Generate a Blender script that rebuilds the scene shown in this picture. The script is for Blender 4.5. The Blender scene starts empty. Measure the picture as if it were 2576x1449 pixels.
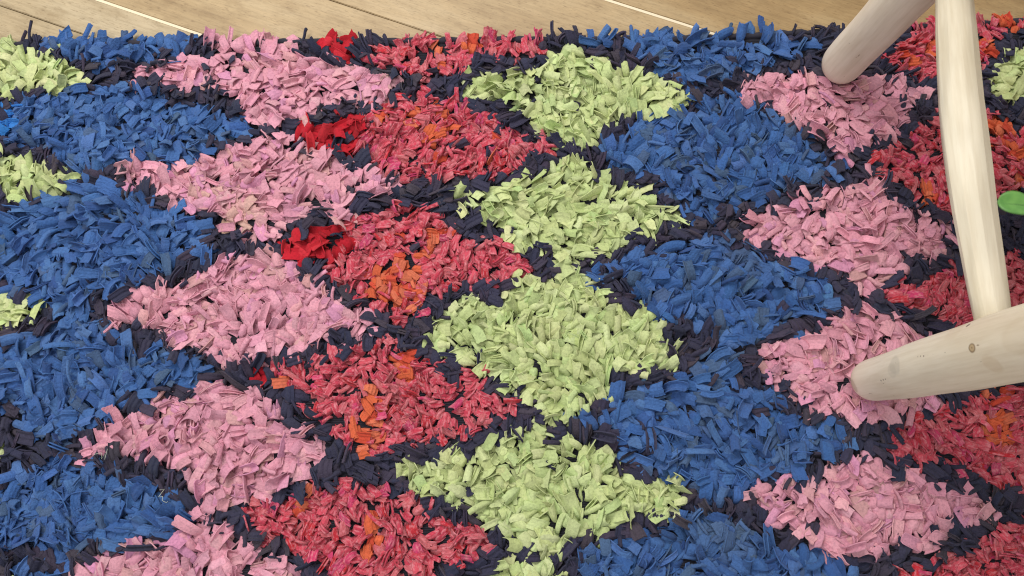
import bpy, bmesh, math, random
import numpy as np
from mathutils import Vector, Matrix

random.seed(7)
rng = np.random.default_rng(11)
scene = bpy.context.scene
col = scene.collection

# ---------------------------------------------------------------- camera
cam_d = bpy.data.cameras.new('camera')
cam = bpy.data.objects.new('camera', cam_d)
col.objects.link(cam)
cam.location = (0, 0, 1.0)
cam.rotation_euler = (math.radians(15.4), 0, 0)
cam_d.sensor_width = 36.0
cam_d.lens = 27.196
cam_d.clip_start = 0.02
cam_d.clip_end = 60
cam_d.dof.use_dof = True
cam_d.dof.focus_distance = 1.0
cam_d.dof.aperture_fstop = 9.5
scene.camera = cam

# ---------------------------------------------------------------- world and lamps
world = bpy.data.worlds.new('World')
scene.world = world
world.use_nodes = True
bg = world.node_tree.nodes['Background']
bg.inputs[0].default_value = (1.0, 0.975, 0.945, 1)
bg.inputs[1].default_value = 0.66

def area_lamp(name, loc, target, sx, sy, watts, colour):
    d = bpy.data.lights.new(name, 'AREA')
    d.shape = 'RECTANGLE'; d.size = sx; d.size_y = sy
    d.energy = watts; d.color = colour
    o = bpy.data.objects.new(name, d)
    col.objects.link(o)
    o.location = loc
    o.rotation_euler = (Vector(target) - Vector(loc)).to_track_quat('-Z', 'Y').to_euler()
    return o
area_lamp('ceiling_lamp', (-0.6, 1.9, 2.6), (0, 0.3, 0), 1.9, 0.8, 68, (1.0, 0.955, 0.90))
area_lamp('ceiling_lamp', (-1.6, -0.2, 2.75), (0, 0.3, 0), 0.9, 0.6, 20, (1.0, 0.97, 0.94))

vs = scene.view_settings
scene.display_settings.display_device = 'sRGB'
vs.view_transform = 'Standard'
vs.look = 'None'
vs.exposure = -0.06
vs.gamma = 1.0
vs.use_curve_mapping = False
scene.cycles.filter_width = 1.15

# ---------------------------------------------------------------- helpers
def tag(o, label=None, cat=None, group=None, kind=None):
    if label: o['label'] = label
    if cat: o['category'] = cat
    if group: o['group'] = group
    if kind: o['kind'] = kind
    return o

def link(name, me, mat=None, parent=None):
    o = bpy.data.objects.new(name, me)
    col.objects.link(o)
    if mat is not None: me.materials.append(mat)
    if parent: o.parent = parent
    return o

def empty(name, loc=(0, 0, 0)):
    o = bpy.data.objects.new(name, None)
    o.empty_display_size = 0.05
    col.objects.link(o)
    o.location = loc
    return o

def srgb(r, g, b):
    f = lambda c: c / 12.92 if c <= 0.04045 else ((c + 0.055) / 1.055) ** 2.4
    return tuple(f(v / 255.0) for v in (r, g, b))

def new_mat(name, rough=0.8):
    m = bpy.data.materials.new(name)
    m.use_nodes = True
    nt = m.node_tree
    b = nt.nodes['Principled BSDF']
    b.inputs['Roughness'].default_value = rough
    return m, nt, b

def N(nt, kind, **kw):
    n = nt.nodes.new(kind)
    for k, v in kw.items():
        setattr(n, k, v)
    return n

def ramp(nt, src, stops):
    r = N(nt, 'ShaderNodeValToRGB')
    e = r.color_ramp.elements
    while len(e) < len(stops):
        e.new(0.5)
    for i, (p, c) in enumerate(stops):
        e[i].position = p
        e[i].color = (c[0], c[1], c[2], 1)
    nt.links.new(src, r.inputs[0])
    return r.outputs[0]

def mix(nt, fac, a, b, mode='MIX'):
    m = N(nt, 'ShaderNodeMix', data_type='RGBA', blend_type=mode)
    for s, v in ((0, fac), (6, a), (7, b)):
        if isinstance(v, (float, int)):
            m.inputs[s].default_value = v
        elif isinstance(v, tuple):
            m.inputs[s].default_value = (v[0], v[1], v[2], 1)
        else:
            nt.links.new(v, m.inputs[s])
    return m.outputs[2]

def mapping(nt, src, scale=(1, 1, 1), loc=(0, 0, 0)):
    m = N(nt, 'ShaderNodeMapping')
    m.inputs['Scale'].default_value = scale
    m.inputs['Location'].default_value = loc
    nt.links.new(src, m.inputs[0])
    return m.outputs[0]

def noise(nt, vec, scale, detail=3.0, rough=0.55):
    n = N(nt, 'ShaderNodeTexNoise')
    n.inputs['Scale'].default_value = scale
    n.inputs['Detail'].default_value = detail
    n.inputs['Roughness'].default_value = rough
    if vec is not None:
        nt.links.new(vec, n.inputs['Vector'])
    return n.outputs['Fac']

def bump(nt, bsdf, height, strength, dist):
    b = N(nt, 'ShaderNodeBump')
    b.inputs['Strength'].default_value = strength
    b.inputs['Distance'].default_value = dist
    nt.links.new(height, b.inputs['Height'])
    nt.links.new(b.outputs[0], bsdf.inputs['Normal'])

# ---------------------------------------------------------------- floor
def plank_material(name, base, dark, light):
    m, nt, b = new_mat(name, 0.48)
    tc = N(nt, 'ShaderNodeTexCoord').outputs['Object']
    inf = N(nt, 'ShaderNodeObjectInfo')
    v = N(nt, 'ShaderNodeVectorMath', operation='ADD')
    nt.links.new(tc, v.inputs[0])
    k = N(nt, 'ShaderNodeVectorMath', operation='SCALE')
    k.inputs[0].default_value = (3.1, 7.7, 1.3)
    nt.links.new(inf.outputs['Random'], k.inputs['Scale'])
    nt.links.new(k.outputs[0], v.inputs[1])
    vec = v.outputs[0]
    broad = noise(nt, mapping(nt, vec, (2.0, 9.0, 1)), 2.2, 4, 0.6)
    c = ramp(nt, broad, [(0.30, dark), (0.52, base), (0.74, light)])
    grain = noise(nt, mapping(nt, vec, (6, 110, 1)), 3.0, 5, 0.65)
    c = mix(nt, 0.38, c, ramp(nt, grain, [(0.30, (0.52, 0.47, 0.40)), (0.55, (1, 1, 1)), (0.8, (1.12, 1.1, 1.08))]), 'MULTIPLY')
    fleck = noise(nt, mapping(nt, vec, (60, 330, 1)), 2.0, 2, 0.5)
    c = mix(nt, 0.55, c, ramp(nt, fleck, [(0.28, (0.45, 0.38, 0.30)), (0.42, (1, 1, 1))]), 'MULTIPLY')
    vein = noise(nt, mapping(nt, vec, (1.2, 30, 1)), 3.0, 6, 0.75)
    c = mix(nt, 0.42, c, ramp(nt, vein, [(0.30, (0.50, 0.42, 0.32)), (0.345, (1, 1, 1))]), 'MULTIPLY')
    mot = noise(nt, mapping(nt, vec, (14, 30, 1)), 1.4, 6, 0.7)
    c = mix(nt, 0.8, c, ramp(nt, mot, [(0.32, (0.74, 0.69, 0.62)), (0.5, (1, 1, 1)), (0.7, (1.12, 1.11, 1.10))]), 'MULTIPLY')
    nt.links.new(c, b.inputs['Base Color'])
    bump(nt, b, grain, 0.08, 0.001)
    return m

pale = plank_material('plank_pale', (0.445, 0.35, 0.21), (0.335, 0.255, 0.145), (0.52, 0.43, 0.28))
tan = plank_material('plank_tan', (0.435, 0.315, 0.163), (0.325, 0.22, 0.102), (0.50, 0.385, 0.225))
gold = plank_material('plank_gold', (0.37, 0.25, 0.112), (0.275, 0.175, 0.07), (0.43, 0.315, 0.165))
joint_pale, nt, b = new_mat('joint_pale', 0.6)
b.inputs['Base Color'].default_value = (0.78, 0.68, 0.49, 1)
under, nt, b = new_mat('floor_underlay', 0.9)
b.inputs['Base Color'].default_value = (0.13, 0.10, 0.06, 1)

def box_mesh(name, x0, x1, y0, y1, z0, z1, bev=0.0):
    bm = bmesh.new()
    bmesh.ops.create_cube(bm, size=1)
    for v in bm.verts:
        v.co = Vector(((x0 + x1) / 2 + v.co.x * (x1 - x0), (y0 + y1) / 2 + v.co.y * (y1 - y0), (z0 + z1) / 2 + v.co.z * (z1 - z0)))
    if bev:
        es = [e for e in bm.edges if all(v.co.z > (z0 + z1) / 2 for v in e.verts)]
        bmesh.ops.bevel(bm, geom=es, offset=bev, segments=2, affect='EDGES')
    me = bpy.data.meshes.new(name)
    bm.to_mesh(me); bm.free()
    return me

floor = link('floor', box_mesh('floor', -2.6, 2.6, -1.9, 2.9, -0.03, -0.009), under)
tag(floor, 'tan wood-look plank floor under the rag rug', kind='structure')
FA = math.radians(-20.4)                       # the boards run at a slant to the rug
fx, fy = Vector((math.cos(FA), math.sin(FA), 0)), Vector((-math.sin(FA), math.cos(FA), 0))
def off(x, y): return fy.dot(Vector((x, y, 0)))
sA, sB, sC, sD = off(-0.532, 0.690), off(-0.671, 0.678), off(-0.205, 0.697), off(0.218, 0.694)
seams = [sD + 0.52, sD + 0.26, sD, sC, sA, sB]
lo = [s for s in np.arange(sB - 0.13, -2.6, -0.16)]
hi = [s for s in np.arange(sD + 0.78, 3.2, 0.26)][::-1]
seams = hi + seams + lo
for i in range(len(seams) - 1):
    t, bt = seams[i], seams[i + 1]
    if t < -1.6 or bt > 2.6:
        continue
    mt = gold if abs(bt - sD) < 1e-6 else tan if (abs(t - sD) < 1e-6 or abs(t - sC) < 1e-6) else pale if abs(t - sA) < 1e-6 or abs(t - sB) < 1e-6 else (tan, pale, gold)[i % 3]
    ga = 0.0021 if min(abs(t - sA), abs(t - sD)) < 1e-6 else 0.0007
    gb = 0.0021 if min(abs(bt - sA), abs(bt - sD)) < 1e-6 else 0.0007
    for (xa, xb) in ((-2.2, 0.9), (0.9, 2.4)) if i % 2 else ((-2.2, -1.2), (-1.2, 2.4)):
        p = link('plank', box_mesh('plank', xa + 0.0008, xb - 0.0008, bt + gb, t - ga, -0.009, 0.0, 0.0009), mt, floor)
        p.rotation_euler = (0, 0, FA)
for s in (sA, sD):
    j = link('joint_strip', box_mesh('joint_strip', -2.1, 2.3, s - 0.00205, s + 0.00205, -0.009, -0.0004), joint_pale, floor)
    j.rotation_euler = (0, 0, FA)

# ---------------------------------------------------------------- rug: colour fields in millimetres on the floor
FIELDS = [
    ('pink', [(-545,573),(-536,607),(-511,607),(-487,603),(-482,629),(-450,607),(-436,629),(-418,656),(-401,659),(-394,647),(-356,642),(-334,649),(-309,626),(-280,616),(-245,603),(-239,613),(-209,591),(-178,591),(-164,581),(-174,559),(-210,549),(-225,553),(-242,549),(-264,553),(-286,537),(-295,518),(-318,521),(-334,509),(-360,515),(-382,528),(-389,556),(-412,562),(-422,581),(-447,571),(-475,571),(-504,575),(-526,591),(-532,571)]),
    ('pink', [(-536,442),(-517,457),(-483,451),(-462,457),(-435,466),(-414,471),(-382,482),(-354,482),(-350,500),(-319,497),(-314,469),(-281,472),(-247,457),(-224,445),(-205,437),(-185,440),(-168,422),(-165,407),(-189,407),(-220,410),(-221,381),(-236,369),(-253,381),(-276,398),(-280,381),(-307,372),(-316,355),(-342,341),(-361,349),(-391,358),(-396,381),(-424,381),(-460,390),(-489,410),(-517,416),(-529,425)]),
    ('pink', [(-539,242),(-519,247),(-508,266),(-487,261),(-478,274),(-455,282),(-424,282),(-425,299),(-391,305),(-377,316),(-351,324),(-329,316),(-313,318),(-291,305),(-268,285),(-258,285),(-240,263),(-213,247),(-187,242),(-178,223),(-205,199),(-223,220),(-247,204),(-263,207),(-277,191),(-292,184),(-307,178),(-342,171),(-349,163),(-365,168),(-385,186),(-401,191),(-427,197),(-446,207),(-468,215),(-488,226),(-510,220),(-524,226)]),
    ('pink', [(-541,67),(-521,75),(-510,90),(-488,109),(-468,114),(-435,132),(-400,135),(-378,150),(-356,153),(-344,137),(-313,132),(-296,112),(-280,95),(-254,82),(-238,70),(-240,58),(-251,36),(-264,19),(-280,29),(-291,17),(-322,0),(-339,-2),(-352,-12),(-383,-19),(-396,-12),(-389,10),(-402,19),(-406,36),(-430,45),(-454,43),(-474,45),(-486,58),(-512,65),(-530,50)]),
    ('pink', [(-523,-76),(-503,-67),(-476,-56),(-452,-51),(-423,-51),(-408,-35),(-386,-35),(-366,-23),(-353,-30),(-333,-33),(-321,-58),(-299,-62),(-265,-76),(-252,-87),(-259,-114),(-345,-153),(-465,-136),(-522,-101)]),
    ('blue', [(-713,652),(-705,674),(-683,659),(-661,652),(-634,649),(-621,639),(-587,641),(-582,649),(-558,644),(-529,642),(-516,656),(-502,659),(-479,659),(-458,649),(-446,646),(-471,633),(-500,616),(-527,626),(-538,616),(-560,616),(-576,607),(-585,591),(-618,616),(-654,626),(-677,629),(-699,642)]),
    ('azure', [(-725,543),(-708,540),(-697,524),(-693,494),(-717,494),(-743,518)]),
    ('blue', [(-700,543),(-677,559),(-651,556),(-636,568),(-617,575),(-603,556),(-588,571),(-571,571),(-549,575),(-520,568),(-493,559),(-480,537),(-456,549),(-439,549),(-428,531),(-414,531),(-385,518),(-379,494),(-399,491),(-415,488),(-436,469),(-440,460),(-462,460),(-507,463),(-517,457),(-545,457),(-565,442),(-587,445),(-607,451),(-627,457),(-650,479),(-676,466),(-699,488),(-698,518)]),
    ('blue', [(-696,375),(-681,381),(-663,390),(-644,390),(-620,410),(-588,434),(-577,448),(-560,410),(-539,413),(-510,401),(-492,387),(-464,384),(-441,372),(-422,367),(-422,341),(-402,330),(-433,318),(-451,316),(-452,299),(-474,288),(-500,280),(-530,272),(-554,272),(-563,244),(-594,242),(-624,263),(-674,280),(-681,291),(-714,327)]),
    ('blue', [(-664,194),(-640,207),(-610,210),(-595,234),(-568,242),(-539,226),(-518,220),(-518,204),(-490,202),(-468,191),(-431,184),(-410,181),(-390,163),(-388,145),(-405,137),(-427,150),(-447,147),(-455,130),(-489,122),(-512,99),(-536,95),(-557,82),(-569,65),(-585,85),(-607,82),(-626,95),(-620,114),(-639,122),(-652,125),(-696,158)]),
    ('blue', [(-632,14),(-615,43),(-613,60),(-599,36),(-592,55),(-565,55),(-543,43),(-519,48),(-497,31),(-472,24),(-441,19),(-427,5),(-404,-5),(-396,-12),(-404,-26),(-429,-40),(-455,-46),(-469,-33),(-477,-60),(-506,-46),(-523,-58),(-529,-71),(-552,-62),(-589,-56),(-607,-62),(-620,-56),(-663,-19)]),
    ('blue', [(-585,-81),(-553,-81),(-518,-92),(-534,-142),(-605,-142),(-598,-98)]),
    ('green', [(-775,629),(-744,652),(-724,636),(-702,626),(-676,623),(-651,610),(-625,591),(-610,581),(-608,571),(-636,568),(-673,568),(-701,568),(-719,556),(-727,553),(-775,581)]),
    ('green', [(-746,457),(-713,475),(-695,466),(-663,454),(-639,442),(-609,442),(-594,434),(-614,422),(-626,410),(-660,407),(-678,395),(-701,404),(-745,422)]),
    ('green', [(-704,242),(-677,266),(-653,266),(-632,269),(-614,250),(-629,234),(-653,223),(-669,226)]),
    ('green', [(-671,65),(-644,82),(-633,72),(-635,58),(-639,50)]),
    ('green', [(-610,-87),(-597,-81),(-584,-87),(-596,-110)]),
    ('red', [(-214,616),(-195,639),(-169,636),(-149,662),(-109,656),(-88,659),(-71,652),(-45,659),(-16,656),(19,649),(48,649),(53,636),(30,623),(-4,620),(-39,626),(-59,610),(-76,591),(-104,594),(-141,597),(-167,597),(-199,607)]),
    ('scarlet', [(-294,642),(-288,659),(-265,656),(-254,670),(-236,665),(-223,639),(-225,616),(-251,613),(-269,636)]),
    ('red', [(-215,521),(-199,540),(-169,549),(-161,559),(-132,553),(-127,581),(-116,578),(-118,549),(-95,549),(-84,562),(-70,546),(-50,531),(-28,537),(-11,512),(12,491),(31,500),(50,488),(70,475),(61,466),(34,463),(11,457),(0,442),(-32,428),(-49,431),(-79,440),(-98,416),(-120,434),(-142,431),(-172,434),(-195,451),(-218,469),(-211,494)]),
    ('scarlet', [(-305,494),(-301,515),(-267,518),(-241,531),(-232,537),(-220,521),(-213,488),(-226,469),(-264,466),(-287,485)]),
    ('red', [(-221,375),(-192,378),(-154,395),(-124,384),(-105,387),(-102,364),(-78,358),(-59,344),(-13,341),(11,318),(27,327),(35,316),(19,296),(-2,299),(-15,280),(-31,274),(-44,280),(-79,274),(-110,263),(-114,242),(-143,231),(-164,242),(-196,258),(-226,272),(-237,285),(-244,313),(-236,347)]),
    ('scarlet', [(-320,335),(-294,344),(-287,361),(-265,364),(-241,364),(-231,361),(-221,347),(-223,327),(-246,313),(-270,313),(-300,324)]),
    ('red', [(-303,165),(-281,178),(-260,171),(-238,186),(-226,194),(-215,194),(-192,194),(-175,212),(-152,210),(-133,194),(-122,173),(-91,171),(-80,147),(-63,168),(-42,168),(-29,135),(-1,130),(1,120),(-4,97),(-29,104),(-46,87),(-74,77),(-104,70),(-146,70),(-153,58),(-172,50),(-178,63),(-195,63),(-214,77),(-229,80),(-233,102),(-258,102),(-265,130),(-291,137)]),
    ('red', [(-328,-14),(-317,-2),(-288,2),(-264,7),(-240,24),(-215,21),(-196,24),(-176,24),(-154,21),(-129,12),(-97,-2),(-91,-19),(-60,-26),(-28,-33),(-25,-49),(-42,-65),(-73,-76),(-90,-67),(-94,-87),(-123,-94),(-161,-101),(-204,-94),(-234,-71),(-263,-62),(-277,-42),(-301,-46),(-317,-30)]),
    ('green', [(-62,571),(-48,591),(-22,591),(0,597),(29,600),(55,613),(55,636),(78,629),(93,636),(113,633),(118,613),(132,623),(135,610),(160,600),(177,597),(194,584),(222,581),(243,568),(249,562),(234,534),(197,524),(174,524),(146,512),(143,500),(115,497),(108,475),(89,479),(70,485),(65,500),(39,500),(20,528),(3,540),(-16,543),(-33,553),(-50,543),(-59,553)]),
    ('green', [(-78,401),(-73,419),(-54,410),(-30,416),(-11,419),(9,434),(39,434),(50,448),(66,451),(89,451),(103,460),(107,440),(124,431),(140,419),(175,413),(185,393),(206,384),(233,393),(231,367),(223,352),(200,375),(196,349),(167,344),(150,344),(145,332),(118,324),(91,313),(72,316),(54,330),(38,338),(11,330),(-13,347),(3,355),(-8,367),(-29,372),(-46,384),(-70,381)]),
    ('green', [(3,285),(6,296),(24,285),(53,293),(62,316),(85,307),(88,285),(100,272),(124,272),(123,253),(141,242),(175,244),(180,226),(192,220),(189,207),(211,184),(212,160),(185,168),(159,158),(126,160),(130,130),(107,120),(89,107),(58,104),(53,120),(56,97),(38,97),(36,117),(28,130),(0,137),(-15,153),(-41,168),(-61,178),(-77,189),(-92,181),(-103,194),(-101,218),(-114,212),(-111,228),(-93,231),(-81,258),(-73,253),(-57,261),(-36,250),(-10,258),(-7,272)]),
    ('green', [(-138,31),(-131,50),(-109,48),(-84,53),(-69,63),(-54,60),(-35,72),(-7,82),(15,90),(36,97),(48,92),(50,82),(75,82),(85,65),(105,60),(132,63),(127,45),(141,33),(165,26),(202,29),(206,7),(203,-5),(190,-19),(176,-14),(151,-12),(127,-19),(119,-35),(102,-44),(83,-40),(63,-53),(44,-65),(20,-56),(5,-42),(-9,-33),(-29,-30),(-39,-14),(-63,-2),(-76,12),(-105,10),(-123,24)]),
    ('green', [(-28,-87),(-12,-69),(10,-71),(22,-76),(39,-69),(55,-87),(81,-98),(45,-132),(-14,-121)]),
    ('blue', [(102,636),(129,656),(160,656),(178,662),(207,665),(233,662),(248,656),(268,652),(278,672),(289,656),(323,652),(343,649),(381,652),(410,649),(439,649),(446,636),(419,626),(395,616),(372,613),(349,616),(342,597),(313,591),(281,584),(269,571),(253,587),(245,591),(212,597),(201,620),(178,613),(185,639),(156,642),(127,633)]),
    ('blue', [(134,482),(165,494),(179,515),(196,521),(231,537),(240,521),(258,537),(271,556),(299,553),(322,565),(309,537),(336,531),(361,528),(371,506),(381,494),(405,491),(415,472),(452,460),(436,442),(437,425),(405,428),(374,422),(364,401),(342,398),(317,393),(287,384),(269,358),(259,372),(239,395),(220,404),(208,410),(203,434),(176,434),(160,437),(141,442),(136,457)]),
    ('blue', [(93,288),(117,305),(138,305),(155,318),(187,316),(209,335),(229,330),(246,338),(273,349),(295,352),(318,338),(317,324),(343,316),(364,310),(392,302),(413,296),(411,277),(426,272),(427,258),(404,242),(381,242),(364,226),(337,220),(320,204),(299,204),(288,191),(263,199),(251,220),(234,226),(224,236),(216,228),(185,234),(168,261),(154,285),(125,288),(103,280)]),
    ('blue', [(86,99),(109,104),(134,114),(135,137),(148,142),(171,140),(194,147),(219,155),(233,171),(260,189),(274,181),(286,165),(302,142),(330,140),(331,125),(357,109),(377,99),(407,102),(410,82),(426,72),(405,63),(372,58),(359,45),(350,29),(318,38),(297,14),(277,7),(244,2),(233,14),(217,31),(197,29),(186,36),(174,48),(140,58),(128,82),(98,95)]),
    ('blue', [(82,-65),(106,-51),(129,-35),(155,-33),(179,-40),(185,-28),(208,-26),(226,-9),(253,-9),(274,-23),(288,-33),(309,-40),(342,-49),(365,-58),(392,-74),(403,-87),(392,-121),(272,-142),(155,-132),(97,-101)]),
    ('pink', [(324,553),(341,581),(358,584),(371,603),(381,591),(399,600),(416,594),(424,616),(427,591),(450,591),(471,581),(495,591),(518,587),(542,581),(557,581),(578,568),(594,562),(580,546),(564,549),(570,537),(550,509),(534,497),(505,485),(482,479),(464,466),(450,463),(439,488),(423,497),(418,506),(384,503),(384,524),(365,537),(343,543)]),
    ('pink', [(307,372),(329,372),(357,381),(366,393),(392,407),(407,398),(430,413),(453,419),(469,419),(493,434),(509,407),(515,395),(532,395),(524,381),(552,384),(575,375),(591,375),(596,355),(602,341),(584,327),(553,313),(518,313),(517,302),(504,285),(491,285),(473,269),(452,274),(447,293),(424,302),(399,296),(401,316),(372,318),(361,310),(357,330),(334,341),(325,352)]),
    ('pink', [(308,181),(333,199),(361,204),(368,215),(399,220),(428,247),(450,250),(475,242),(476,231),(501,242),(517,226),(532,207),(558,204),(539,127),(519,114),(491,112),(482,102),(457,102),(432,104),(390,107),(379,122),(354,127),(361,147),(333,145),(322,163)]),
    ('pink', [(301,7),(312,19),(332,21),(355,31),(369,24),(396,45),(422,58),(444,55),(472,41),(484,38),(508,31),(523,19),(543,21),(566,10),(589,-2),(585,-23),(567,-16),(540,-30),(520,-40),(509,-60),(495,-58),(480,-46),(456,-60),(422,-65),(388,-69),(381,-51),(362,-44),(343,-35),(317,-28),(312,-9)]),
    ('red', [(520,610),(559,642),(591,665),(622,675),(657,679),(687,685),(715,679),(750,685),(788,682),(770,659),(712,662),(696,636),(696,616),(674,603),(643,587),(611,584),(575,591),(554,607)]),
    ('green', [(676,581),(718,629),(742,639),(778,626),(783,575),(746,531),(725,540),(695,559)]),
    ('red', [(494,463),(508,469),(538,485),(552,488),(574,506),(597,524),(618,537),(649,537),(671,531),(699,518),(718,503),(763,472),(741,428),(703,419),(681,410),(639,384),(596,369),(588,390),(564,395),(545,410),(542,428),(517,428),(503,445)]),
    ('red', [(499,272),(515,293),(539,288),(568,293),(586,305),(612,305),(654,316),(677,327),(686,318),(732,305),(720,242),(670,231),(612,220),(573,220),(553,239),(535,247),(512,250),(492,255)]),
    ('red', [(466,67),(486,92),(513,107),(550,117),(582,130),(614,140),(655,145),(699,132),(702,77),(668,29),(631,7),(604,14),(584,29),(565,33),(532,48),(510,45),(484,55)]),
    ('red', [(455,-87),(473,-78),(512,-71),(538,-62),(565,-44),(590,-37),(607,-26),(627,-19),(669,-28),(670,-87),(640,-121),(508,-132),(464,-110)]),
]
TUFTS = [
    ('orange', [(-105, 636, 13), (-59, 646, 14), (-105, 607, 12)]),
    ('orange', [(-184, 528, 11), (-142, 531, 13), (-138, 509, 11), (-113, 494, 14), (-100, 531, 14), (-102, 506, 11), (-104, 469, 13), (-26, 482, 5), (-24, 460, 6)]),
    ('orange', [(-101, 344, 11), (-146, 349, 8), (-197, 344, 5), (-173, 291, 21), (-150, 307, 16), (-134, 288, 14), (-119, 321, 11), (-183, 266, 16), (-151, 263, 13), (-122, 263, 10), (-127, 242, 8)]),
    ('orange', [(-140, 181, 15), (-137, 160, 12), (-131, 150, 7), (-184, 130, 12), (-175, 112, 12), (-187, 95, 15), (-172, 90, 10), (-184, 77, 10), (-185, 63, 7), (-294, 142, 7), (-288, 135, 6)]),
    ('orange', [(-254, 7, 10), (-257, -9, 9), (-177, -5, 7), (-167, -19, 11), (-166, -37, 10), (-170, -56, 12)]),
    ('orange', [(688, 636, 16), (607, 636, 13), (728, 672, 18), (572, 610, 14)]),
    ('orange', [(686, 506, 27), (702, 469, 22), (698, 428, 11), (572, 410, 16)]),
    ('orange', [(615, 130, 16), (616, 87, 19), (638, 142, 10)]),
    ('scarlet', [(-323, 155, 10)]),
]
EDGE = [(-870, 641), (-748, 642), (-250, 647), (7, 650), (250, 651), (533, 668), (755, 681), (879, 687)]
SLITS = [(-77, 258, -77, 181, 5.5), (19, 238, 18, 207, 6), (38, 184, 37, 140, 6), (-87, 147, -70, 125, 5.5), (-70, 125, -66, 85, 6)]
RX0, RX1, RY0 = -800, 830, -165

rug = empty('rag_rug', (0, 0.25, 0))
tag(rug, 'shaggy rag rug with blue, pink, green and red diamonds in a dark lattice', 'rug')
ORG = Vector((0, 0.25, 0))

# woven backing that the strips are knotted into
def backing():
    m, nt, b = new_mat('backing_weave', 0.95)
    tc = N(nt, 'ShaderNodeTexCoord').outputs['Object']
    w = N(nt, 'ShaderNodeTexWave', bands_direction='Y')
    w.inputs['Scale'].default_value = 110
    nt.links.new(tc, w.inputs['Vector'])
    nt.links.new(ramp(nt, w.outputs['Fac'], [(0, (0.006, 0.006, 0.012)), (1, (0.020, 0.020, 0.034))]), b.inputs['Base Color'])
    bump(nt, b, w.outputs['Fac'], 0.6, 0.002)
    pts = [(RX0, RY0)] + [(RX1, RY0)]
    ex = [e for e in EDGE if RX0 < e[0] < RX1]
    y1 = np.interp(RX1, [e[0] for e in EDGE], [e[1] for e in EDGE])
    y0 = np.interp(RX0, [e[0] for e in EDGE], [e[1] for e in EDGE])
    pts += [(RX1, y1)] + ex[::-1] + [(RX0, y0)]
    bm = bmesh.new()
    vs_ = [bm.verts.new((x / 1000, y / 1000 - ORG.y, 0.0005)) for x, y in pts]
    f = bm.faces.new(vs_)
    r = bmesh.ops.extrude_face_region(bm, geom=[f])
    for v in [g for g in r['geom'] if isinstance(g, bmesh.types.BMVert)]:
        v.co.z = 0.006
    bmesh.ops.recalc_face_normals(bm, faces=bm.faces)
    me = bpy.data.meshes.new('backing')
    bm.to_mesh(me); bm.free()
    return link('backing', me, m, rug)
backing()

# ---- fabrics: the tint of each strip is a vertex colour (dyed cloth), weave and fuzz are procedural
def fabric(name, rib, fuzz, streak=None, sheen=0.15, ribscale=420.0):
    m, nt, b = new_mat(name, 0.92)
    at = N(nt, 'ShaderNodeAttribute', attribute_name='tint').outputs['Color']
    uv = N(nt, 'ShaderNodeUVMap', uv_map='strip').outputs['UV']
    ob = N(nt, 'ShaderNodeTexCoord').outputs['Object']
    c = at
    n1 = noise(nt, ob, 300, 3, 0.6)
    c = mix(nt, 1.0, c, ramp(nt, n1, [(0.26, (0.74, 0.74, 0.77)), (0.5, (1, 1, 1)), (0.75, (1.14, 1.14, 1.14))]), 'MULTIPLY')
    w = N(nt, 'ShaderNodeTexWave', bands_direction='X')
    w.inputs['Scale'].default_value = ribscale / 6.2832 * 1.0
    w.inputs['Distortion'].default_value = 1.6
    w.inputs['Detail'].default_value = 1.0
    w.inputs['Detail Scale'].default_value = 0.6
    nt.links.new(uv, w.inputs['Vector'])
    if streak:
        s = noise(nt, mapping(nt, uv, (360, 130, 1)), 1.0, 3, 0.6)
        c = mix(nt, ramp(nt, s, [(0.47, (0, 0, 0)), (0.66, (0.8, 0.8, 0.8))]), c, streak)
    nt.links.new(c, b.inputs['Base Color'])
    b.inputs['Sheen Weight'].default_value = sheen
    b.inputs['Sheen Roughness'].default_value = 0.6
    b.inputs['Specular IOR Level'].default_value = 0.12
    n2 = noise(nt, ob, 430, 4, 0.68)
    h = N(nt, 'ShaderNodeMath', operation='MULTIPLY_ADD')
    h.inputs[1].default_value = rib
    nt.links.new(w.outputs['Fac'], h.inputs[0])
    k = N(nt, 'ShaderNodeMath', operation='MULTIPLY')
    k.inputs[1].default_value = fuzz
    nt.links.new(n2, k.inputs[0])
    nt.links.new(k.outputs[0], h.inputs[2])
    bump(nt, b, h.outputs[0], 1.0, 0.0015)
    return m

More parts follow.
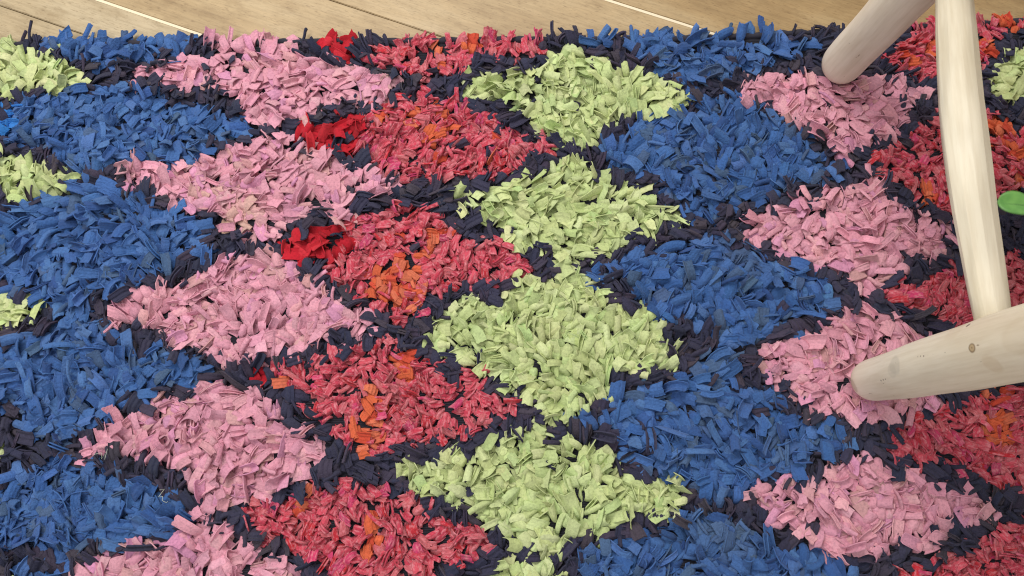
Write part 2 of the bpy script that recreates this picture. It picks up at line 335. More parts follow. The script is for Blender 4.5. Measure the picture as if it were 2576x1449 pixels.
MATS = {
    'blue': fabric('blue_fleece', 0.25, 1.5, None, 0.08),
    'azure': fabric('azure_fleece', 0.25, 1.5, None, 0.08),
    'pink': fabric('pink_jersey', 0.15, 0.9, None, 0.08),
    'green': fabric('green_jersey', 0.1, 0.5, None, 0.05),
    'red': fabric('red_ribbed_jersey', 0.35, 1.0, srgb(220, 140, 150), 0.10),
    'scarlet': fabric('scarlet_cloth', 0.1, 0.6, None, 0.05),
    'orange': fabric('orange_cloth', 0.5, 0.7, None, 0.06),
    'dark': fabric('dark_knit', 1.0, 1.3, None, 0.05, 300.0),
}
PAL = {   # dyed colours, weights
    'blue': [(srgb(66, 104, 164), 6), (srgb(58, 96, 156), 4), (srgb(76, 113, 170), 3), (srgb(72, 97, 134), 1.6), (srgb(51, 83, 140), 1.5)],
    'azure': [(srgb(48, 122, 204), 5), (srgb(58, 130, 208), 3)],
    'pink': [(srgb(215, 154, 172), 7), (srgb(209, 147, 166), 4), (srgb(215, 159, 171), 3), (srgb(201, 152, 155), 0.9), (srgb(207, 144, 175), 1.2)],
    'green': [(srgb(188, 200, 143), 6), (srgb(181, 194, 135), 3), (srgb(194, 204, 151), 3), (srgb(181, 199, 138), 1.2)],
    'red': [(srgb(190, 62, 82), 6), (srgb(200, 78, 95), 4), (srgb(188, 46, 58), 1.6), (srgb(194, 62, 104), 1.1), (srgb(190, 94, 102), 2.6)],
    'scarlet': [(srgb(178, 32, 46), 5), (srgb(160, 27, 39), 2), (srgb(188, 44, 56), 1.5)],
    'orange': [(srgb(204, 96, 64), 5), (srgb(206, 110, 82), 2), (srgb(196, 76, 56), 2)],
    'dark': [(srgb(58, 57, 78), 5), (srgb(65, 59, 77), 3), (srgb(51, 53, 75), 3), (srgb(72, 66, 78), 1.0)],
}
# worn or soiled spots: centre and radius in mm, colour, amount
WORN = [('pink', -377, 372, 26, srgb(196, 172, 138), 0.55), ('pink', -426, 401, 16, srgb(196, 172, 138), 0.5), ('pink', -297, 457, 14, srgb(196, 165, 140), 0.4),
        ('blue', 296, 332, 34, srgb(70, 88, 118), 0.6), ('blue', 302, 300, 26, srgb(70, 88, 118), 0.55), ('blue', 249, 102, 26, srgb(80, 100, 132), 0.5),
        ('blue', 263, -42, 40, srgb(84, 104, 128), 0.55), ('blue', 339, 72, 26, srgb(84, 104, 128), 0.45)]
#         length mm   width mm   thickness, tube share, fold strength, roll spread, end elevation
STY = {
    'blue':    ((21, 37), (11, 19), 1.3, 0.24, 0.14, 0.30, (-0.25, 0.34)),
    'azure':   ((21, 37), (11, 19), 1.3, 0.24, 0.14, 0.30, (-0.25, 0.34)),
    'pink':    ((19, 34), (11, 20), 1.1, 0.18, 0.16, 0.30, (-0.25, 0.34)),
    'green':   ((18, 33), (11, 19), 0.9, 0.14, 0.42, 0.38, (-0.25, 0.40)),
    'red':     ((15, 27), (8.5, 14), 1.5, 0.30, 0.42, 0.42, (-0.25, 0.40)),
    'scarlet': ((20, 34), (11, 18), 1.0, 0.10, 0.35, 0.34, (-0.2, 0.38)),
    'orange':  ((16, 27), (10, 16), 1.1, 0.05, 0.20, 0.30, (-0.2, 0.35)),
    'dark':    ((19, 34), (10, 18), 1.9, 0.40, 0.18, 0.34, (-0.25, 0.38)),
}

FLAT = {'blue': 0.68, 'pink': 0.70, 'green': 0.58, 'red': 0.56, 'dark': 0.60, 'orange': 0.8, 'scarlet': 0.7, 'azure': 0.74}
CRUMPLE = {'red': 0.32, 'green': 0.22, 'dark': 0.22, 'pink': 0.16, 'blue': 0.16}

def inside(px, py, poly):
    x, y = np.asarray([p[0] for p in poly], float), np.asarray([p[1] for p in poly], float)
    r = np.zeros(px.shape, bool)
    j = len(x) - 1
    for i in range(len(x)):
        c = ((y[i] > py) != (y[j] > py)) & (px < (x[j] - x[i]) * (py - y[i]) / (y[j] - y[i] + 1e-9) + x[i])
        r ^= c
        j = i
    return r

# ---- knots: staggered rows across the rug
S = 9.1
gx, gy = np.meshgrid(np.arange(RX0 + 6, RX1 - 6, S), np.arange(RY0 + 6, 700, S * 0.93))
gx[::2] += S / 2
gx = gx.ravel() + rng.normal(0, 2.0, gx.size)
gy = gy.ravel() + rng.normal(0, 1.8, gy.size)
edge_y = np.interp(gx, [e[0] for e in EDGE], [e[1] for e in EDGE])
keep = gy < edge_y - 4
out = (np.abs(gx) > 640 + (gy + 88) * 0.176 + 30) | (gy < -115)
keep &= ~(out & (rng.random(gx.size) < 0.35))
for (fx_, fy_, fr) in ((464.6, 596.0, 10), (452.2, 146.7, 10)):          # stool feet press the pile flat
    keep &= np.hypot(gx - fx_, gy - fy_) > fr
gx, gy, edge_y = gx[keep], gy[keep], edge_y[keep]
n = gx.size
# brushing direction drifts over the rug
th = (2.2 * np.sin(gx / 97 + 1.3) + 1.7 * np.sin(gy / 71 - gx / 160) + 1.5 * np.cos(gy / 113 + gx / 67))
head = th + rng.normal(0, 0.75, n)
near_edge = np.clip((gy - (edge_y - 34)) / 30, 0, 1)
head = np.where(rng.random(n) < near_edge * 0.8, math.pi / 2 + rng.normal(0, 0.55, n), head)
# colour decided where the strip's tip shows
tipx = gx + np.cos(head) * 9 + rng.normal(0, 2.2, n)
tipy = gy + np.sin(head) * 9 + rng.normal(0, 2.2, n) + 2
tipy = np.minimum(tipy, edge_y - 9)
kind = np.full(n, 'dark', dtype='U8')
patch = np.full(n, -1)
for i, (k, poly) in enumerate(FIELDS):
    cx_, cy_ = np.mean([p[0] for p in poly]), np.mean([p[1] for p in poly])
    m_ = inside(cx_ + (tipx - cx_) / 1.03, cy_ + (tipy - cy_) / 1.02, poly)
    kind[m_] = k; patch[m_] = i
redm = kind == 'red'
for i, (k, cs) in enumerate(TUFTS):
    for (x, y, r) in cs:
        m_ = (np.hypot(tipx - x, tipy - y) < r * 0.92) & ((redm | (k == 'scarlet')) | (np.hypot(tipx - x, tipy - y) < r * 0.7))
        if k == 'orange':
            m_ &= rng.random(n) < 0.8
        kind[m_] = k; patch[m_] = 1000 + i
sc = (kind == 'scarlet') & (patch < 1000) & (rng.random(n) < 0.05)
kind[sc] = 'dark'; patch[sc] = -1
# strays: a few dark strips in the fields
stray = (rng.random(n) < 0.005) & (patch >= 0)
kind[stray] = 'dark'; patch[stray] = -1
for (xa, ya, xb, yb, w) in SLITS:
    t = np.clip(((gx - xa) * (xb - xa) + (gy - ya) * (yb - ya)) / ((xb - xa) ** 2 + (yb - ya) ** 2), 0, 1)
    dd = np.hypot(gx - xa - t * (xb - xa), gy - ya - t * (yb - ya))
    kind[dd < w * 0.8] = 'none'

def strips(idx, k, A=6, B=6, low=False):
    """all strips of one cloth -> arrays of vertices, uv, tint; mm -> m"""
    (l0, l1), (w0, w1), thick, tube, fold, rollsd, (e0, e1) = STY[k]
    m = idx.size
    if low:                                   # the knots at the foot of the pile: short, low, rounded
        (l0, l1), (w0, w1), tube, fold, rollsd, (e0, e1) = (12, 17), (12, 17), 0.0, 0.05, 0.12, (-0.15, 0.15)
    L = rng.uniform(l0, l1, m); W = rng.uniform(w0, w1, m)
    tb = rng.random(m) < tube
    W = np.where(tb, W * rng.uniform(0.5, 0.75, m), W)
    L = L * (1 - 0.08 * near_edge[idx])
    wide = rng.random(m) < 0.07
    if not low:
        W = np.where(wide & ~tb, W * 1.35, W)
    long_ = rng.random(m) < 0.05
    L = np.where(long_, L * 1.35, L); W = np.where(long_, W * 0.55, W)
    t = np.linspace(0, 1, B)[None, :]
    ea = rng.uniform(0.7, 1.3, m)[:, None] if not low else rng.uniform(0.1, 0.4, m)[:, None]
    eb = rng.uniform(e0, e1, m)[:, None]
    mid = rng.uniform(0.18, 0.5, m)[:, None]
    s = 1 / (1 + np.exp(-(t - mid) * 11))
    elev = ea + (eb - ea) * s + rng.normal(0, 0.55, m)[:, None] * t ** 2.5
    yaw = head[idx][:, None] + rng.normal(0, 0.55, m)[:, None] * t
    ds = (L / (B - 1))[:, None]
    tx, ty, tz = np.cos(elev) * np.cos(yaw), np.cos(elev) * np.sin(yaw), np.sin(elev)
    cum = lambda a: np.concatenate([np.zeros((m, 1)), np.cumsum((a[:, 1:] + a[:, :-1]) / 2 * ds, 1)], 1)
    px, py = gx[idx][:, None] + cum(tx), gy[idx][:, None] + cum(ty)
    pz = 3.5 + rng.uniform(0, 5.5 if not low else 3.0, m)[:, None] + cum(tz)
    pz = np.maximum(pz, 5.5)
    # most strips are trodden flat: they rise from the knot, fold over at their own height and lie on their neighbours
    flat = np.zeros(m, bool) if low else rng.random(m) < FLAT.get(k, 0.7)
    hh = rng.uniform(8.0, 15.5, m)[:, None]
    tr = rng.uniform(0.26, 0.40, m)[:, None]
    q_ = np.clip(t / tr, 0, 1); q_ = q_ * q_ * (3 - 2 * q_)
    fz = 4.0 + (hh - 4.0) * q_ + rng.normal(0.02, 0.10, m)[:, None] * L[:, None] * np.clip(t - tr, 0, 1)
    fz = fz - rng.uniform(-1.0, 2.6, m)[:, None] * np.clip((t - 0.55) / 0.45, 0, 1) ** 2 + rng.normal(0, 0.45, (m, B)) * (t > 0.2)
    dz_ = np.diff(fz, axis=1)
    dh = np.sqrt(np.maximum(ds ** 2 - dz_ ** 2, (0.35 * ds) ** 2))
    ym = (yaw[:, 1:] + yaw[:, :-1]) / 2
    z1 = np.zeros((m, 1))
    fxp = gx[idx][:, None] + np.concatenate([z1, np.cumsum(dh * np.cos(ym), 1)], 1)
    fyp = gy[idx][:, None] + np.concatenate([z1, np.cumsum(dh * np.sin(ym), 1)], 1)
    fs = np.gradient(fz, axis=1) / ds
    fs = np.clip(fs, -0.9, 0.9); fc = np.sqrt(1 - fs ** 2)
    fm = flat[:, None]
    px, py, pz = np.where(fm, fxp, px), np.where(fm, fyp, py), np.where(fm, fz, pz)
    tx, ty, tz = np.where(fm, fc * np.cos(yaw), tx), np.where(fm, fc * np.sin(yaw), ty), np.where(fm, fs, tz)
    for (fx_, fy_) in ((464.6, 596.0), (452.2, 146.7)):                     # the stool's feet sink into the pile
        f_ = np.clip((np.hypot(px - fx_, py - fy_) - 14) / 34, 0, 1)
        pz = 3.0 + (pz - 3.0) * (0.35 + 0.65 * f_ * f_ * (3 - 2 * f_))
    T = np.stack([tx, ty, tz], -1)
    side = np.stack([-np.sin(yaw), np.cos(yaw), np.zeros_like(yaw)], -1)
    nor = np.cross(T, side)
    big = rng.random(m) < 0.13
    roll = (rng.normal(0, rollsd, m) * np.where(big, 2.4, 1) * np.where(flat, 0.4, 1))[:, None] + rng.normal(0, 0.35, m)[:, None] * np.where(flat, 0.4, 1)[:, None] * t
    cr, sr = np.cos(roll)[..., None], np.sin(roll)[..., None]
    U = side * cr + nor * sr
    V = nor * cr - side * sr
    # cross-section: rolled edges, soft folds
    a = np.linspace(-1, 1, A)[None, None, :]
    half = (W / 2)[:, None] * (0.72 + 0.28 * np.minimum(1, t * 2.2)) * (1 + rng.normal(0, 0.03, (m, B)))
    ang = np.where(tb, rng.uniform(1.6, 2.7, m), rng.uniform(0.25, 1.25, m))[:, None, None] * np.where(rng.random(m) < 0.78, -1, 1)[:, None, None]
    ang = np.where(np.abs(ang) < 0.05, 0.05, ang)
    R = half[:, :, None] / ang
    cu = R * np.sin(a * ang)
    cv = R * (1 - np.cos(a * ang))
    ph = rng.uniform(0, 6.28, m)[:, None, None]
    fr_ = rng.uniform(1.2, 3.2, m)[:, None, None]
    cv = cv + fold * half[:, :, None] * rng.uniform(0.1, 1.0, m)[:, None, None] * np.sin(fr_ * a + ph + rng.uniform(-1.5, 1.5, m)[:, None, None] * t[:, :, None])
    edge_roll = np.where(rng.random(m) < 0.55, rng.uniform(0.1, 0.55, m), 0) * np.where(rng.random(m) < 0.6, 1, -1)
    cv = cv + edge_roll[:, None, None] * half[:, :, None] * np.abs(a) ** 4 * (1 if not low else 0)
    cu = cu * (1 - 0.25 * np.abs(edge_roll)[:, None, None] * np.abs(a) ** 3)
    cv = cv + rng.normal(0, CRUMPLE.get(k, 0.2), (m, B, A))
    # ragged cut end
    endj = np.zeros((m, B, A)); endj[:, -1, :] = rng.normal(0, 0.65, (m, A)) + rng.normal(0, 0.12, m)[:, None] * np.linspace(-1, 1, A)[None] * W[:, None]
    C = np.stack([px, py, pz], -1)[:, :, None, :] + U[:, :, None, :] * cu[..., None] + V[:, :, None, :] * cv[..., None] + T[:, :, None, :] * endj[..., None]
    # sheet normals for the cloth thickness
    dl = np.gradient(C, axis=1); dw = np.gradient(C, axis=2)
    nn = np.cross(dl, dw); nn /= np.linalg.norm(nn, axis=-1, keepdims=True) + 1e-9
    top = C + nn * thick / 2; bot = C - nn * thick / 2
    top[..., 2] = np.maximum(top[..., 2], 2.5); bot[..., 2] = np.maximum(bot[..., 2], 1.8)
    V_ = np.stack([top, bot], 1).reshape(m, 2 * A * B, 3) / 1000.0
    V_[..., 1] -= ORG.y
    uw = (a * half[:, :, None]); ul = np.broadcast_to((t * L[:, None])[:, :, None], uw.shape)
    uv = np.stack([uw + rng.uniform(0, 400, m)[:, None, None], ul + rng.uniform(0, 400, m)[:, None, None]], -1)
    uv = np.stack([uv, uv], 1).reshape(m, 2 * A * B, 2) / 1000.0
    pal = PAL[k]
    pw = np.array([p[1] for p in pal]); ch = rng.choice(len(pal), m, p=pw / pw.sum())
    base = np.array([p[0] for p in pal])[ch]
    tint = base * rng.normal(1, 0.07, (m, 1)).clip(0.8, 1.2) * rng.normal(1, 0.02, (m, 3))
    for (wk, wx, wy, wr, wc, wa) in WORN:
        if wk == k:
            f_ = (wa * np.clip(1.4 - np.hypot(gx[idx] - wx, gy[idx] - wy) / wr, 0, 1) * (rng.random(m) < 0.75))[:, None]
            tint = tint * (1 - f_) + np.array(wc)[None] * f_
    score = W * L * (pz.max(1) / 12) * np.clip(np.cos(roll).mean(1), 0, 1) * (1 - 0.7 * tb)
    return V_, uv, tint, score, px[:, -2], py[:, -2]

# one strip's faces: two sheets and a rim
def topology(A, B):
    q = []
    for r in range(B - 1):
        for a_ in range(A - 1):
            i0 = r * A + a_
            q.append((i0, i0 + 1, i0 + A + 1, i0 + A))
            j0 = i0 + A * B
            q.append((j0, j0 + A, j0 + A + 1, j0 + 1))
    ring = [(0, x) for x in range(A)] + [(r, A - 1) for r in range(1, B)] + [(B - 1, x) for x in range(A - 2, -1, -1)] + [(r, 0) for r in range(B - 2, 0, -1)]
    ring = [r * A + x for r, x in ring]
    for i in range(len(ring)):
        u, v = ring[i], ring[(i + 1) % len(ring)]
        q.append((v, u, u + A * B, v + A * B))
    return np.array(q), ring

def strip_mesh(name, batches):
    """batches: (A, B, vertices, uv, tint) -> one mesh"""
    VV, FF, SH, UV, TI = [], [], [], [], []
    base = 0
    for A, B, V_, uv, tint in batches:
        m, nv = V_.shape[0], V_.shape[1]
        if m == 0:
            continue
        Q, ring = topology(A, B)
        VV.append(V_.reshape(-1, 3))
        FF.append((Q[None] + (np.arange(m) * nv)[:, None, None]).reshape(-1) + base)
        UV.append(uv.reshape(-1, 2))
        TI.append(np.repeat(tint, nv, 0))
        key = np.full((m, nv), -9)                 # place on the rim: upper 0.., lower 1000..
        key[:, ring] = np.arange(len(ring))
        key[:, np.array(ring) + A * B] = np.arange(len(ring)) + 1000
        SH.append((key.reshape(-1), np.full(m * nv, len(ring))))
        base += m * nv
    V_, F, uv, tint = np.concatenate(VV), np.concatenate(FF), np.concatenate(UV), np.concatenate(TI)
    key = np.concatenate([s[0] for s in SH]); rl = np.concatenate([s[1] for s in SH])
    me = bpy.data.meshes.new(name)
    me.vertices.add(len(V_))
    me.vertices.foreach_set('co', V_.reshape(-1).astype(np.float32))
    me.loops.add(F.size)
    me.loops.foreach_set('vertex_index', F.astype(np.int32))
    nf = F.size // 4
    me.polygons.add(nf)
    me.polygons.foreach_set('loop_start', np.arange(0, nf * 4, 4, dtype=np.int32))
    me.polygons.foreach_set('loop_total', np.full(nf, 4, dtype=np.int32))
    me.update(calc_edges=True)
    me.polygons.foreach_set('use_smooth', np.ones(nf, bool))
    ev = np.empty(len(me.edges) * 2, np.int32); me.edges.foreach_get('vertices', ev)
    ev = ev.reshape(-1, 2)
    k0, k1 = key[ev[:, 0]], key[ev[:, 1]]
    d_ = np.abs(k0 - k1)
    sharp = (k0 >= 0) & (k1 >= 0) & ((d_ == 1) | (d_ == rl[ev[:, 0]] - 1))      # cloth edges stay crisp
    me.attributes.new('sharp_edge', 'BOOLEAN', 'EDGE').data.foreach_set('value', sharp)
    me.uv_layers.new(name='strip').data.foreach_set('uv', uv[F].astype(np.float32).reshape(-1))
    cc = np.ones((len(V_), 4), np.float32); cc[:, :3] = tint
    me.attributes.new('tint', 'FLOAT_COLOR', 'POINT').data.foreach_set('color', cc.reshape(-1))
    return me

NAMES = {'blue': ('blue_diamond', 'blue diamond of rag strips'), 'azure': ('bright_blue_tuft', 'brighter blue patch of rag strips'),
         'pink': ('pink_diamond', 'pink diamond of rag strips'), 'green': ('green_diamond', 'pale green diamond of rag strips'),
         'red': ('red_diamond', 'crimson and pink streaked diamond of rag strips'), 'scarlet': ('scarlet_tuft', 'bright red tuft of rag strips'),
         'orange': ('orange_tuft', 'orange tufts in a red diamond'), 'dark': ('dark_lattice', 'navy and charcoal lattice of rag strips between the diamonds')}
data = []
for k in STY:
    for p in sorted(set(patch[kind == k])):
        idx = np.nonzero((kind == k) & (patch == p))[0]
        if idx.size < 2:
            continue
        V_, uv, tint, score, qx, qy = strips(idx, k)
        seen = (np.abs(qx) < 600 + (qy + 88) * 0.176) & (qy > -60) & (qy < 690)
        data.append([k, V_, uv, tint, np.where(seen, score, 0), strips(idx, k, 3, 3, True)[:3]])
allsc = np.concatenate([d[4] for d in data])
cut = np.sort(allsc)[-300]
nst = 0
for k, V_, uv, tint, score, knots in data:
    nm, lab = NAMES[k]
    big = score >= cut
    if big.all():
        big[0] = False
    rest = ~big
    pile = link(nm, strip_mesh(nm, [(6, 6, V_[rest], uv[rest], tint[rest]), (3, 3) + knots]), MATS[k], rug)
    tag(pile, lab, kind='stuff')
    for i in np.nonzero(big)[0]:
        link('rag_strip', strip_mesh('rag_strip', [(6, 6, V_[i:i + 1], uv[i:i + 1], tint[i:i + 1])]), MATS[k], pile)
        nst += 1
print('strips', n, 'single', nst)

# loose sewing threads caught in the pile
threadM, nt, b = new_mat('cotton_thread', 0.8)
b.inputs['Base Color'].default_value = (0.62, 0.68, 0.55, 1)
hemM, nt, b = new_mat('hem_wool', 0.95)
b.inputs['Base Color'].default_value = (0.028, 0.027, 0.042, 1)
THREADS = [(-518, 55), (-420, 0)]

# ---------------------------------------------------------------- stool
def wood(name, base, dark, light, knots=(), stains=(), vert=(30, 30, 4)):
    m, nt, b = new_mat(name, 0.52)
    tc = N(nt, 'ShaderNodeTexCoord').outputs['Object']
    br = noise(nt, mapping(nt, tc, (18, 18, 5)), 1.0, 4, 0.6)
    c = ramp(nt, br, [(0.32, dark), (0.5, base), (0.7, light)])
    g = noise(nt, mapping(nt, tc, (220, 220, 14)), 1.0, 4, 0.6)
    c = mix(nt, 0.5, c, ramp(nt, g, [(0.3, (0.80, 0.76, 0.70)), (0.6, (1, 1, 1))]), 'MULTIPLY')
    sp = noise(nt, mapping(nt, tc, (150, 150, 60), (3, 1, 2)), 1.0, 2, 0.5)
    c = mix(nt, 0.75, c, ramp(nt, sp, [(0.205, (0.30, 0.24, 0.17)), (0.25, (1, 1, 1))]), 'MULTIPLY')
    for (p, r, colr, amt) in list(knots) + list(stains):
        d = N(nt, 'ShaderNodeVectorMath', operation='DISTANCE')
        wob = N(nt, 'ShaderNodeTexNoise'); wob.inputs['Scale'].default_value = 60
        nt.links.new(tc, wob.inputs['Vector'])
        ad = N(nt, 'ShaderNodeVectorMath', operation='MULTIPLY_ADD')
        nt.links.new(wob.outputs['Color'], ad.inputs[0])
        ad.inputs[1].default_value = (r * 0.5,) * 3
        nt.links.new(tc, ad.inputs[2])
        nt.links.new(ad.outputs[0], d.inputs[0])
        d.inputs[1].default_value = tuple(q + r * 0.25 for q in p)
        s = N(nt, 'ShaderNodeMapRange'); s.inputs[1].default_value = r; s.inputs[2].default_value = r * 0.75
        s.inputs[3].default_value = 0; s.inputs[4].default_value = amt
        nt.links.new(d.outputs['Value'], s.inputs[0])
        c = mix(nt, s.outputs[0], c, colr)
    nt.links.new(c, b.inputs['Base Color'])
    b.inputs['Specular IOR Level'].default_value = 0.3
    bump(nt, b, g, 0.15, 0.0012)
    return m

def shaft(name, p0, p1, radii, sides, mat, parent, facet=False, wob=0.02, seed=1, round0=False, bow=(0, 0, 0), ring_n=26):
    bow = (Vector(p1) - Vector(p0)).to_track_quat('Z', 'Y').inverted() @ Vector(bow)
    """a hand-shaped pole: rings of uneven radius from p0 to p1, object origin at p0, local Z along the pole"""
    r_ = random.Random(seed)
    L = (Vector(p1) - Vector(p0)).length
    ph = [r_.uniform(0, 6.28) for _ in range(6)]
    bm = bmesh.new()
    rings = []
    zs = [i / (ring_n - 1) for i in range(ring_n)]
    if round0:
        e = 0.030 / L
        zs = [e * (1 - math.cos(a * math.pi / 2 / 6)) for a in range(0, 6)] + [e + (1 - e) * i / (ring_n - 1) for i in range(ring_n)]
    fac = [1 + r_.uniform(-0.06, 0.06) for _ in range(sides)]
    for z in zs:
        rad = np.interp(z, [q[0] for q in radii], [q[1] for q in radii])
        if round0 and z < 0.030 / L:
            t = 1 - z / (0.030 / L)
            rad *= 0.42 + 0.58 * math.sqrt(max(0, 1 - t ** 2.3))
        ring_ = []
        for s in range(sides):
            a = 2 * math.pi * s / sides
            w = 1 + wob * (math.sin(2 * a + ph[0] + 3 * z) + 0.7 * math.sin(3 * a + ph[1] - 5 * z) + 0.8 * math.sin(9 * z + ph[2]) + 0.5 * math.sin(23 * z + a + ph[3]))
            if facet:
                w *= fac[s] * (1 + r_.uniform(-0.012, 0.012))
            bw = math.sin(math.pi * z)
            ring_.append(bm.verts.new((rad * w * math.cos(a) + bow[0] * bw, rad * w * math.sin(a) + bow[1] * bw, z * L)))
        rings.append(ring_)
    for r0, r1 in zip(rings, rings[1:]):
        for s in range(sides):
            f = bm.faces.new((r0[s], r0[(s + 1) % sides], r1[(s + 1) % sides], r1[s]))
            f.smooth = not facet
    bm.faces.new(rings[0][::-1]); bm.faces.new(rings[-1])
    if facet:
        es = [e for e in bm.edges if abs(e.verts[0].co.z - e.verts[1].co.z) > 1e-5]
        bmesh.ops.bevel(bm, geom=es, offset=0.0016, segments=2, affect='EDGES')
        for f in bm.faces: f.smooth = True
    me = bpy.data.meshes.new(name)
    bm.to_mesh(me); bm.free()
    o = link(name, me, mat, parent)
    o.location = Vector(p0) - parent.location
    o.rotation_euler = (Vector(p1) - Vector(p0)).to_track_quat('Z', 'Y').to_euler()
    return o

stool = empty('wooden_stool', (0.70, 0.37, 0.0))
tag(stool, 'rough peeled pale wood stool with thick round legs standing on the rug', 'stool')
cream = (0.60, 0.50, 0.355)
legA = wood('peeled_wood_greyed', (0.75, 0.665, 0.56), (0.64, 0.55, 0.44), (0.82, 0.75, 0.66))
legB = wood('peeled_wood_knotty', (0.79, 0.72, 0.585), (0.71, 0.625, 0.485), (0.84, 0.785, 0.665))
barM = wood('whittled_wood', (0.80, 0.745, 0.60), (0.74, 0.675, 0.52), (0.84, 0.795, 0.66))
DIR = Vector((0.0718, -0.0230, 0.9972))
def at(p, z): return Vector(p) + DIR * ((z - p[2]) / DIR.z)
F1, F2 = (0.4646, 0.5960, 0.011), (0.4522, 0.1467, 0.011)
F3, F4 = (0.945, 0.605, 0.011), (0.950, 0.150, 0.011)
DR = Vector((-0.06, -0.01, 0.998))
prof = [(0, 0.0265), (0.08, 0.0275), (0.25, 0.0300), (0.6, 0.0345), (0.8, 0.0355), (1, 0.035)]
prof1 = [(0, 0.0285), (0.08, 0.0295), (0.25, 0.0310), (0.6, 0.0330), (1, 0.035)]
shaft('leg', F1, at(F1, 0.452), prof1, 40, legA, stool, seed=3, round0=True, wob=0.026)
leg2 = shaft('leg', F2, at(F2, 0.452), prof, 40, None, stool, seed=5, round0=True, wob=0.026)
inv = leg2.rotation_euler.to_matrix().inverted()
def on_leg(x, y, z): return tuple(inv @ (Vector((x, y, z)) - Vector(F2)))
ink, umber = (0.10, 0.08, 0.07), (0.22, 0.15, 0.08)
spots = [(on_leg(0.4311, 0.1463, 0.140), 0.0125, (0.50, 0.47, 0.39), 0.4), (on_leg(0.4308, 0.1417, 0.132), 0.010, (0.50, 0.47, 0.39), 0.3),
         (on_leg(0.4403, 0.1383, 0.335), 0.020, (0.60, 0.49, 0.34), 0.25), (on_leg(0.4462, 0.1656, 0.240), 0.016, (0.60, 0.49, 0.34), 0.25), (on_leg(0.4435, 0.121, 0.290), 0.012, (0.55, 0.42, 0.27), 0.3),
         (on_leg(0.4281, 0.1396, 0.030), 0.010, (0.42, 0.36, 0.26), 0.5),
         (on_leg(0.4368, 0.1405, 0.2766), 0.0052, umber, 0.9), (on_leg(0.4366, 0.1405, 0.2766), 0.0037, (0.52, 0.40, 0.24), 0.9), (on_leg(0.4366, 0.1405, 0.2766), 0.0010, umber, 0.8),
         (on_leg(0.4471, 0.166, 0.2597), 0.0028, ink, 0.9)]
for k_, p_ in enumerate(((0.4334, 0.1481, 0.1865), (0.4336, 0.1476, 0.1915), (0.4338, 0.1469, 0.1975), (0.4341, 0.1464, 0.205), (0.4344, 0.1455, 0.214), (0.4351, 0.1436, 0.235), (0.4308, 0.1357, 0.1013), (0.4310, 0.1357, 0.107), (0.4312, 0.1357, 0.1125))):
    spots.append((on_leg(*p_), 0.0017 if k_ < 3 else 0.0012, ink, 0.85))
leg2.data.materials.append(wood('peeled_wood_marked', (0.79, 0.72, 0.585), (0.71, 0.625, 0.485), (0.84, 0.785, 0.665), spots))
for i, f in enumerate((F3, F4)):
    shaft('leg', f, Vector(f) + DR * (0.441 / DR.z), prof, 28, legB, stool, seed=8 + i, round0=True, wob=0.026)
a2, a1 = at(F2, 0.245), at(F1, 0.265)
shaft('stretcher', a2 + Vector((0.013, 0.022, 0)), a1 + Vector((0.008, -0.018, 0)),
      [(0, 0.0160), (0.12, 0.0178), (0.45, 0.0215), (0.8, 0.0195), (1, 0.0170)], 10, barM, stool, facet=True, wob=0.012, seed=4, ring_n=11, bow=(-0.008, 0, 0))
b4, b3 = Vector(F4) + DR * 0.25, Vector(F3) + DR * 0.27
shaft('stretcher', b4, b3, [(0, 0.0165), (0.45, 0.022), (1, 0.017)], 10, barM, stool, facet=True, wob=0.012, seed=6, ring_n=9)
shaft('stretcher', at(F1, 0.33), Vector(F3) + DR * 0.33, [(0, 0.0165), (0.45, 0.022), (1, 0.017)], 10, barM, stool, facet=True, wob=0.012, seed=9, ring_n=9)
shaft('stretcher', at(F2, 0.345), Vector(F4) + DR * 0.345, [(0, 0.0165), (0.45, 0.022), (1, 0.017)], 10, barM, stool, facet=True, wob=0.012, seed=12, ring_n=9)
seat = link('seat', box_mesh('seat', 0.445 - 0.70, 0.965 - 0.70, 0.085 - 0.37, 0.655 - 0.37, 0.450, 0.482, 0.008), legB, stool)

# ---------------------------------------------------------------- leaf hanging over the edge of the seat
def leaf_material():
    m, nt, b = new_mat('leaf_green', 0.42)
    uv = N(nt, 'ShaderNodeTexCoord').outputs['Object']
    nz = noise(nt, uv, 120, 3)
    c = ramp(nt, nz, [(0.3, (0.065, 0.20, 0.035)), (0.7, (0.125, 0.30, 0.06))])
    nt.links.new(c, b.inputs['Base Color'])
    b.inputs['Subsurface Weight'].default_value = 0.0
    return m
leafM = leaf_material()
stemM, nt, b = new_mat('stem_green', 0.55)
b.inputs['Base Color'].default_value = (0.05, 0.13, 0.03, 1)

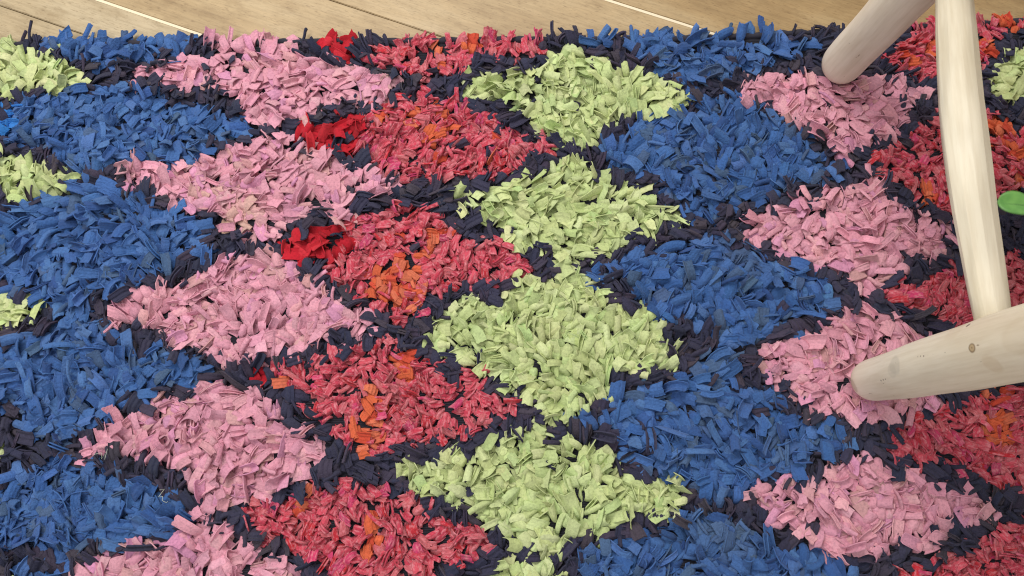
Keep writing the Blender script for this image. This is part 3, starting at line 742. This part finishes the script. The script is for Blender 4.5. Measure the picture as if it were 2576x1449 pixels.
def leaf_mesh(L, W, t=0.0006):
    bm = bmesh.new()
    nu, nv = 13, 9
    top, bot = [], []
    for i in range(nu):
        u = 0.5 - 0.5 * math.cos(math.pi * i / (nu - 1))
        w = W / 2 * max(0.0, 1 - abs(2 * u - 1) ** 2.5) ** 0.47
        w = max(w, 0.0004)
        r0, r1 = [], []
        for j in range(nv):
            v = -1 + 2 * j / (nv - 1)
            z = 0.0022 * abs(v) ** 1.2 * (w / W * 2) - 0.0012 * (u - 0.4) ** 2 * 3 + 0.0003 * math.sin(7 * u + 3 * v)
            if j == nv // 2: z -= 0.0004
            r0.append(bm.verts.new((u * L, v * w, z + t / 2)))
            r1.append(bm.verts.new((u * L, v * w, z - t / 2)))
        top.append(r0); bot.append(r1)
    for i in range(nu - 1):
        for j in range(nv - 1):
            bm.faces.new((top[i][j], top[i + 1][j], top[i + 1][j + 1], top[i][j + 1]))
            bm.faces.new((bot[i][j], bot[i][j + 1], bot[i + 1][j + 1], bot[i + 1][j]))
        bm.faces.new((top[i][0], bot[i][0], bot[i + 1][0], top[i + 1][0]))
        bm.faces.new((top[i][-1], top[i + 1][-1], bot[i + 1][-1], bot[i][-1]))
    bm.faces.new([top[0][j] for j in range(nv)] + [bot[0][j] for j in reversed(range(nv))])
    bm.faces.new([bot[-1][j] for j in range(nv)] + [top[-1][j] for j in reversed(range(nv))])
    for f in bm.faces: f.smooth = True
    bmesh.ops.recalc_face_normals(bm, faces=bm.faces)
    me = bpy.data.meshes.new('leaf'); bm.to_mesh(me); bm.free()
    return me

def tube(name, pts, r, mat, parent, loc=(0, 0, 0)):
    bm = bmesh.new(); rings = []
    for i, p in enumerate(pts):
        p = Vector(p)
        d = (Vector(pts[min(i + 1, len(pts) - 1)]) - Vector(pts[max(i - 1, 0)])).normalized()
        sx = d.cross(Vector((0.13, 0.2, 0.97))).normalized(); sy = d.cross(sx)
        rr = r[i] if isinstance(r, (list, tuple)) else r
        rings.append([bm.verts.new(p + (sx * math.cos(a) + sy * math.sin(a)) * rr) for a in [k * math.pi / 4 for k in range(8)]])
    for a, c in zip(rings, rings[1:]):
        for s in range(8):
            bm.faces.new((a[s], a[(s + 1) % 8], c[(s + 1) % 8], c[s])).smooth = True
    bm.faces.new(rings[0][::-1]); bm.faces.new(rings[-1])
    bmesh.ops.recalc_face_normals(bm, faces=bm.faces)
    me = bpy.data.meshes.new(name); bm.to_mesh(me); bm.free()
    o = link(name, me, mat, parent); o.location = loc
    return o

LZ = 0.50
tip = Vector((0.3350, 0.1985, LZ))
root = Vector((0.3570, 0.1955, LZ + 0.002))
sprig = empty('leafy_sprig', (0.52, 0.20, 0.4825))
tag(sprig, 'round green leaf of a sprig hanging in at the right edge beside the stretcher', 'leaf')
sp = Vector(sprig.location)
lo_ = link('leaf', leaf_mesh(0.0220, 0.0178), leafM, sprig)
lo_.location = root - sp
lo_.rotation_euler = (Matrix.Rotation(math.atan2(tip.y - root.y, tip.x - root.x), 4, 'Z') @ Matrix.Rotation(math.radians(6), 4, 'X')).to_euler()
rib = tube('midrib', [(u * 0.0220, 0, -0.0003 - 0.0012 * (u - 0.4) ** 2 * 3 + 0.0003 * math.sin(7 * u)) for u in [k / 8 for k in range(9)]], [0.0006 - 0.0004 * k / 8 for k in range(9)], stemM, lo_)
tube('stem', [root - sp, Vector((0.392, 0.194, 0.506)) - sp, Vector((0.42, 0.196, 0.506)) - sp, Vector((0.455, 0.200, 0.495)) - sp, Vector((0.52, 0.203, 0.4842)) - sp, Vector((0.60, 0.215, 0.4840)) - sp],
     [0.0007, 0.0009, 0.0011, 0.0013, 0.0014, 0.0014], stemM, sprig)
for (p, az, L_) in (((0.440, 0.198, 0.4995), 2.2, 0.030), ((0.475, 0.202, 0.4935), -1.9, 0.032), ((0.53, 0.205, 0.4880), 1.9, 0.034)):
    e = link('leaf', leaf_mesh(L_, 0.017), leafM, sprig)
    e.location = Vector(p) - sp
    e.rotation_euler = (0, math.radians(-6), az)

for (x, y) in THREADS:
    z0, a0 = 0.021, random.uniform(0, 6.28)
    pts = []
    for k in range(9):
        a0 += random.uniform(-0.9, 0.9)
        pts.append((x / 1000 + 0.0022 * k * math.cos(a0) - ORG.x, y / 1000 + 0.0022 * k * math.sin(a0) - ORG.y, z0 + random.uniform(-0.001, 0.0015)))
    tube('loose_thread', pts, 0.00022, threadM, rug)

# rolled dark hem along the far edge of the rug
hx = np.arange(RX0, RX1 + 1, 9.0)
hy = np.interp(hx, [e[0] for e in EDGE], [e[1] for e in EDGE])
tube('hem_cord', [(x / 1000, y / 1000 - ORG.y + random.uniform(-0.0008, 0.0008), 0.0062 + random.uniform(-0.0006, 0.0006)) for x, y in zip(hx, hy)],
     [0.0046 + 0.0009 * math.sin(i * 2.1) + random.uniform(-0.0004, 0.0004) for i in range(len(hx))], hemM, rug)
